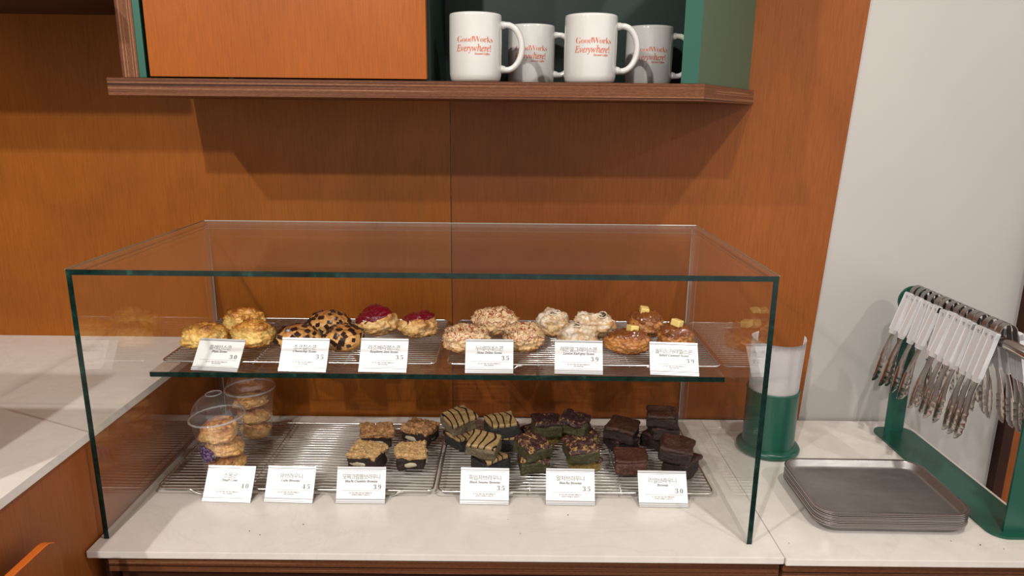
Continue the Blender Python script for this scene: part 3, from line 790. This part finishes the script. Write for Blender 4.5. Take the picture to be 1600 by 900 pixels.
# ================================================================ CUPS OF SMALL SCONES
def cup(label, x, y, z, rx, ry, rz, sticker):
    t = thing('plastic_cup', label, 'cup', (x, y, z), 0, 'clear cups of small scones')
    t.rotation_euler = (rx, ry, rz)
    H = .108; r0, r1 = .031, .0445
    prof = [(0, .003), (r0-.004, .003), (r0-.001, .0), (r0, .002)]
    n = 12
    for k in range(n+1): prof.append((r0+(r1-r0)*k/n, .003+(H-.003)*k/n))
    rib = lambda i, a: (.0006*cos(a*36) if 5 <= i <= 15 else 0)
    mesh('cup_body', lathe(B(), prof, 144, rib), M['plastic'], t, 'all')
    mesh('rim', tube(B(), [(.0468*cos(2*pi*k/56), .0468*sin(2*pi*k/56), H) for k in range(56)], .0018, 8, True), M['plastic_rim'], t, 'all')
    dome = [(.0465, H), (.0468, H+.005), (.0435, H+.0055), (.0425, H+.009)]
    for k in range(1, 11):
        a = radians(8+k*6.2); dome.append((.0425*cos(a), H+.009+.040*sin(a)-.005))
    dome.append((.0135, H+.043))
    mesh('dome_lid', lathe(B(), dome, 64), M['plastic'], t, 'all')
    mesh('lid_opening', tube(B(), [(.0135*cos(2*pi*k/32), .0135*sin(2*pi*k/32), H+.043) for k in range(32)], .0008, 6, True), M['plastic_rim'], t, 'all')
    if sticker:
        b = B(); R, Cn = 9, 20
        vs = {}
        for i in range(R+1):
            for j in range(Cn):
                rr = .0155*i/R*(1+.18*noise.noise(Vector((cos(2*pi*j/Cn), sin(2*pi*j/Cn), 0))*2)); a = 2*pi*j/Cn
                h = .052+rr*sin(a)*1.05; th = radians(-112)+rr*cos(a)/.037
                R0 = r0+(r1-r0)*h/H+.0011
                vs[i, j] = b.verts.new((R0*cos(th), R0*sin(th), h)) if (i or not j) else vs[0, 0]
        for i in range(R):
            for j in range(Cn):
                j2 = (j+1) % Cn
                q = [vs[i, j], vs[i+1, j], vs[i+1, j2], vs[i, j2]] if i else [vs[0, 0], vs[1, j], vs[1, j2]]
                b.faces.new(q)
        o = mesh('sticker', b, M['sticker'], t, 'all'); o['label'] = 'purple sticker'
    return t
cA = cup('clear plastic cup with dome lid and purple sticker, nearer, holding small scones', -.511, 1.166, LS, 0, -.06, 0, True)
cB = cup('clear plastic cup with dome lid at the back left, holding small scones', -.505, 1.299, LS, 0, -.02, 0, False)
def mini(label, cx, cy, zz, rx, ry, h, seed, rz, tl, grp):
    cy += .011 if cy < 1.2 else .014; cx -= .004
    t = thing('small_scone', label, 'scone', (cx, cy, LS+zz), rz, grp)
    t.rotation_euler = (tl[0], tl[1], rz)
    blob_mesh('crust', Blob(seed, rx, ry, h, lump=.13, crag=.10), M['sc_mini'], t)
g1 = 'small scones in the nearer cup'; g2 = 'small scones in the rear cup'
mini('small golden scone at the bottom of the nearer plastic cup', -.503, 1.153, .006, .0285, .0275, .030, 101, 0, (0, .05), g1)
mini('small golden scone in the middle of the nearer plastic cup, beside the sticker', -.506, 1.154, .037, .031, .030, .031, 102, 1, (.12, .1), g1)
mini('small golden scone at the top of the nearer plastic cup', -.511, 1.154, .068, .0335, .032, .032, 103, 2, (-.1, -.15), g1)
mini('small scone at the bottom of the rear plastic cup', -.500, 1.285, .006, .0285, .0275, .032, 104, 0, (0, .05), g2)
mini('small scone in the middle of the rear plastic cup', -.501, 1.285, .038, .031, .029, .031, 105, 1, (.1, .1), g2)
mini('small scone at the top of the rear plastic cup', -.502, 1.285, .069, .033, .031, .028, 106, 2, (-.1, .1), g2)

# ================================================================ MUGS
def mug(label, x, y, rz, part_hidden=False):
    t = thing('mug', label, 'mug', (x, y, CZ), rz, 'white printed mugs on the shelf')
    R, H = .0418, .104
    prof = [(0, .003), (R-.010, .003), (R-.008, .0), (R-.005, .0), (R-.0015, .004), (R, .012), (R+.0004, H*.5), (R, H-.004), (R-.0004, H-.001), (R-.0018, H), (R-.0032, H-.001), (R-.0038, H-.004), (R-.0042, .02), (R-.009, .008), (0, .007)]
    mesh('body', lathe(B(), prof, 72), M['ceramic'], t, 'all')
    pts = [(R-.002, 0, H*.845), (R+.005, 0, H*.85)]
    for k in range(15):
        a = radians(95-190*k/14); pts.append((R+.0085+.0245*cos(a), 0, H*.52+.0345*sin(a)))
    pts += [(R+.005, 0, H*.195), (R-.002, 0, H*.205)]
    rad = [.0068, .0058]+[.0050]*15+[.0058, .0068]
    mesh('handle', tube(B(), pts, rad, 12, False, 1.25), M['ceramic'], t, 'all')
    b = B(); rr = R+.0008
    a0 = radians(-89)
    fn = lambda u, v: Vector((rr*cos(a0+u/rr), rr*sin(a0+u/rr), v))
    put_text(b, serif('Good', 'roman'), .0128, .0002, .0590, fn, 'r', offset=-.00018, space=.95)
    put_text(b, serif('Works', 'roman'), .0128, -.0007, .0590, fn, 'l', offset=-.00018, space=.92)
    put_text(b, serif('Everywhere!', 'italic'), .0140, 0, .0455, fn, offset=.00012, space=1.0, maxw=.058)
    put_text(b, serif('Second Coffee', 'italic'), .0042, .027, .0405, fn, 'r', offset=.00008)
    mesh('lettering', b, M['mug_print'], t)
mug('white mug with orange lettering at the front, nearest the orange door', -.0595, 1.200, -.05)
mug('white mug with orange lettering behind, between the two front mugs', .034, 1.345, -.10)
mug('white mug with orange lettering at the front, second from the door', .1255, 1.200, -.05)
mug('white mug with orange lettering at the back beside the green end panel', .247, 1.345, -.15)

# ================================================================ TRAYS
def tray_mesh(w, d, r, depth=.0135):
    b = B(); th = .0009
    prof = [(0, -.0024), (0, -.0004), (.0010, 0), (.0042, 0), (.0054, -.0010), (.0100, -depth+.003), (.0125, -depth+.0008), (.017, -depth+.0002)]
    under = [(.0008, -.0024), (.0010, -.0012), (.0040, -.0011), (.0090, -depth+.0020), (.0115, -depth-th+.0008), (.017, -depth-th+.0002)]
    def loop(ins, z): return [b.verts.new((x, y, z)) for x, y in rrect(w-2*ins, d-2*ins, max(.004, r-ins), 8)]
    L = [loop(*p) for p in prof]; U = [loop(*p) for p in under]; n = len(L[0])
    def br(A, C, flip=False, m=0):
        for k in range(n):
            k2 = (k+1) % n; q = (A[k], A[k2], C[k2], C[k])
            f = b.faces.new(q[::-1] if flip else q); f.material_index = m
    for i, (A, C) in enumerate(zip(L, L[1:])): br(A, C, m=1 if i < 4 else 0)
    b.faces.new(L[-1])
    for A, C in zip(U, U[1:]): br(A, C, True)
    b.faces.new(U[-1][::-1]); br(L[0], U[0], True, 1)
    return b
tr0 = None; NTR = 9; TP = .0030
for k in range(NTR):
    if tr0 is None:
        o = tr0 = mesh('tray', tray_mesh(.250, .186, .034), [M['tray'], M['tray_rim']], None, 50)
    else:
        o = tr0.copy(); COL.objects.link(o)
    o.location = (.6225+.0006*sin(k*2.1), 1.097+.0005*cos(k*1.7), .0146+k*TP); o.rotation_euler = (0, 0, -.012+.002*sin(k*3.3))
    if k == NTR-1: tag(o, 'grey steel serving tray on top of the stack, its worn flat inside showing', 'tray', 'stacked steel trays')
    elif k == 0: tag(o, 'grey steel serving tray at the bottom of the stack, resting on the worktop', 'tray', 'stacked steel trays')
    else: tag(o, 'grey steel serving tray, '+['second', 'third', 'fourth', 'fifth', 'fourth from the top,', 'third from the top,', 'second from the top,'][k-1]+(' from the bottom of the stack, only its rim showing' if k < 5 else ' in the stack, only its rim showing'), 'tray', 'stacked steel trays')

# ================================================================ GREEN HOLDER WITH PAPER
t = thing('paper_holder', 'green cylindrical metal holder with a rolled foot beside the glass case', 'holder', (.519, 1.305, 0))
mesh('foot_ring', lathe(B(), [(0, .0005), (.056, .0005), (.060, .004), (.061, .009), (.0585, .0135), (.053, .016), (.0495, .0165)], 64), M['green_metal'], t, 'all')
mesh('cylinder', lathe(B(), [(.0498, .0165), (.0492, .020), (.0492, .125), (.0505, .129), (.0500, .132), (.0470, .131), (.0465, .125), (.0465, .018), (0, .018)], 64), M['green_metal'], t, 'all')
b = B(); nu, nv = 44, 14; grid = []
for j in range(nv+1):
    v = j/nv; row = []
    for i in range(nu+1):
        u = i/nu; a = radians(-222+u*232); e = abs(2*u-1)
        rad = .0425+.0065*v+(.006*v*max(0, u-.8)/.2)-(.010*v*max(0, .10-u)/.1)
        z = .022+(.211+.006*e**3-.004*u)*v
        row.append(b.verts.new((rad*cos(a), rad*sin(a), z)))
    grid.append(row)
for j in range(nv):
    for i in range(nu): b.faces.new((grid[j][i], grid[j][i+1], grid[j+1][i+1], grid[j+1][i]))
bmesh.ops.solidify(b, geom=b.faces[:], thickness=.0004)
o = mesh('paper_sheet', b, M['paper'], None, 'all', (.519, 1.305, 0)); tag(o, 'white paper sheet rolled upright in the green cylinder', 'paper')

# ================================================================ TONGS STAND
st = thing('tongs_stand', 'green metal stand with a steel rail holding the serving tongs', 'stand', (.813, 1.19, 0))
oy = 1.19; ox = .813
mesh('base_plate', prism(B(), rrect(.082, .408, .026, 7, .0005, .009), .0003, .0045, 'z'), M['green_metal'], st)
def post(y, name='post'):
    poly = [(-.018, .0045), (.020, .0045), (.020, .262)]
    for k in range(0, 19):
        a = radians(-38+256*k/18); poly.append((.001+.030*cos(a), .290+.030*sin(a)))
    poly += [(-.018, .262)]
    o = mesh(name, prism(B(), poly, -.002, .002, 'y'), M['green_metal'], st); o.location = (0, y, 0)
post(1.384-oy); post(1.012-oy)
RZ = .290
mesh('rail', tube(B(), [(0, 1.014-oy, RZ), (0, 1.382-oy, RZ)], .0100, 20), M['steel'], st, 'all')
# one pair of tongs, origin at the rail axis
def build_tongs():
    t = thing('serving_tongs', 'x', 'tongs')
    ang = radians(14)
    # spring strap: arch over the rail
    b = B(); path = []
    for k in range(13):
        a = radians(180*k/12); path.append((.0142*cos(a), .0142*sin(a)*1.05))
    sl = [(.0142+.030*sin(ang), -.040)]
    full = [(sl[0][0], sl[0][1])]+path+[(-sl[0][0], sl[0][1])]
    hw, th = .0058, .0006
    ring = []
    for i, (x, z) in enumerate(full):
        p0 = full[max(0, i-1)]; p1 = full[min(len(full)-1, i+1)]
        tx, tz = p1[0]-p0[0], p1[1]-p0[1]; L = sqrt(tx*tx+tz*tz); nx, nz = tz/L, -tx/L
        ring.append([b.verts.new((x+nx*s*th, y, z+nz*s*th)) for s, y in ((1, -hw), (1, hw), (-1, hw), (-1, -hw))])
    for A, C in zip(ring, ring[1:]):
        for k in range(4): b.faces.new((A[k], A[(k+1) % 4], C[(k+1) % 4], C[k]))
    b.faces.new(ring[0]); b.faces.new(ring[-1][::-1]); bmesh.ops.recalc_face_normals(b, faces=b.faces[:])
    mesh('spring_strap', b, M['strap'], t, 30)
    # handle along local -z, outward = -x
    hb = B(); W2 = .0086
    def bx(y0, y1, z0, z1, x0=-.0035, x1=.0035): box(hb, (x0, y0, z0), (x1, y1, z1), 0)
    pl = [(-W2, 0), (W2, 0), (W2, -.012), (W2*.82, -.083), (W2*.6, -.088), (-W2*.6, -.088), (-W2*.82, -.083), (-W2, -.012)]
    # plate with a square slot near the top
    s0, s1, sw = -.0065, -.0125, .0034
    bx(-W2, W2, s0, 0); bx(-W2, -sw, s1, s0); bx(sw, W2, s1, s0)
    prism(hb, [(-W2, s1), (-W2*.84, -.082), (-W2*.62, -.088), (W2*.62, -.088), (W2*.84, -.082), (W2, s1)], -.0035, .0035, 'x')
    for yy in (-W2, W2*.84): box(hb, (-.0045, yy, -.080), (.0035, yy+W2*.16, -.002), 0)
    # metal arm
    ab = B(); N = 54; rows = []
    for i in range(N+1):
        v = i/N; z = -.080-.112*v
        if v < .25: wv = .0052+.0012*v/.25
        else:
            q = (v-.25)/.75; wv = .0064+.0038*sin(min(1, q*1.5)*pi/2) if q < .62 else .0102*sqrt(max(0.02, 1-((q-.62)/.38)**2))
        sc = 0
        if v > .5: sc = .0013*abs(sin((v-.5)*2*pi*4.5))*(1 if v < .97 else 0)
        wv += sc
        bend = -.0035*sin(pi*min(1, v*1.05)) + .002*v*v
        row = []
        for j in range(7):
            s = (j-3)/3; y = s*wv; x = bend + (.0050*min(1, wv/.010))*(s*s) + (-.0008 if j == 3 else 0)
            row.append((x, y, z))
        rows.append(row)
    top = [[ab.verts.new(p) for p in r] for r in rows]
    bot = [[ab.verts.new((p[0]+.0007, p[1], p[2])) for p in r] for r in rows]
    for i in range(N):
        for j in range(6):
            ab.faces.new((top[i][j], top[i][j+1], top[i+1][j+1], top[i+1][j]))
            ab.faces.new((bot[i][j], bot[i+1][j], bot[i+1][j+1], bot[i][j+1]))
        for j in (0, 6): ab.faces.new((top[i][j], bot[i][j], bot[i+1][j], top[i+1][j]))
    for r_ in (0, N):
        for j in range(6): ab.faces.new((top[r_][j], top[r_][j+1], bot[r_][j+1], bot[r_][j]))
    bmesh.ops.recalc_face_normals(ab, faces=ab.faces[:])
    h0 = mesh('handle', hb, M['white_pl'], t); a0 = mesh('gripping_arm', ab, M['steel'], t, 45)
    h1 = h0.copy(); COL.objects.link(h1); h1.parent = t; a1 = a0.copy(); COL.objects.link(a1); a1.parent = t
    lx = -(.0142+.0035); lz = .000
    for o, s in ((h0, 1), (a0, 1), (h1, -1), (a1, -1)):
        o.location = (lx*s, 0, lz); o.rotation_euler = (0, ang*s, 0) if s == 1 else (0, ang, pi)
    return t
def tong_copy(src):
    c = src.copy(); COL.objects.link(c)
    for ch in src.children:
        k = ch.copy(); COL.objects.link(k); k.parent = c
    return c
tg = build_tongs(); rnd = random.Random(5)
NTG = 14
names = ['nearest the far green post', 'second from the far green post', 'third from the far green post', 'fourth from the far green post', 'fifth from the far green post', 'sixth from the far green post', 'seventh from the far green post',
         'seventh from the near end of the row', 'sixth from the near end of the row', 'fifth from the near end of the row', 'fourth from the near end of the row', 'third from the near end of the row', 'second from the near end of the row', 'at the near end of the row']
for k in range(NTG):
    o = tg if k == 0 else tong_copy(tg)
    y = 1.366-k*(1.366-1.106)/(NTG-1)+rnd.uniform(-.003, .003)
    o.location = (ox, y, RZ+.019); o.rotation_euler = (rnd.uniform(-.012, .012), rnd.uniform(-.07, .07), rnd.uniform(-.05, .05))
    tag(o, 'steel serving tongs with white handles, '+names[k], 'tongs', 'serving tongs hanging on the rail')

# ================================================================ CRUMBS
b = B(); rnd = random.Random(3)
for (x, y, z) in [(.02, 1.0, 0), (-.33, 1.02, 0), (-.39, .99, 0), (-.41, 1.0, 0), (.10, 1.055, 0), (.0, 1.04, 0), (.44, .98, 0), (.74, .98, 0), (.77, .97, 0), (.70, .99, 0), (.56, 1.38, 0), (.05, 1.153, SZ), (-.33, 1.165, SZ)]:
    tb = B(); bmesh.ops.create_icosphere(tb, subdivisions=1, radius=rnd.uniform(.0006, .0012))
    join(b, tb, Matrix.Translation((x, y, z+.0006)))
o = mesh('crumbs', b, M['br_red']); o['kind'] = 'stuff'; o['label'] = 'tiny brown crumbs scattered on the worktop and glass shelf'; o['category'] = 'crumbs'
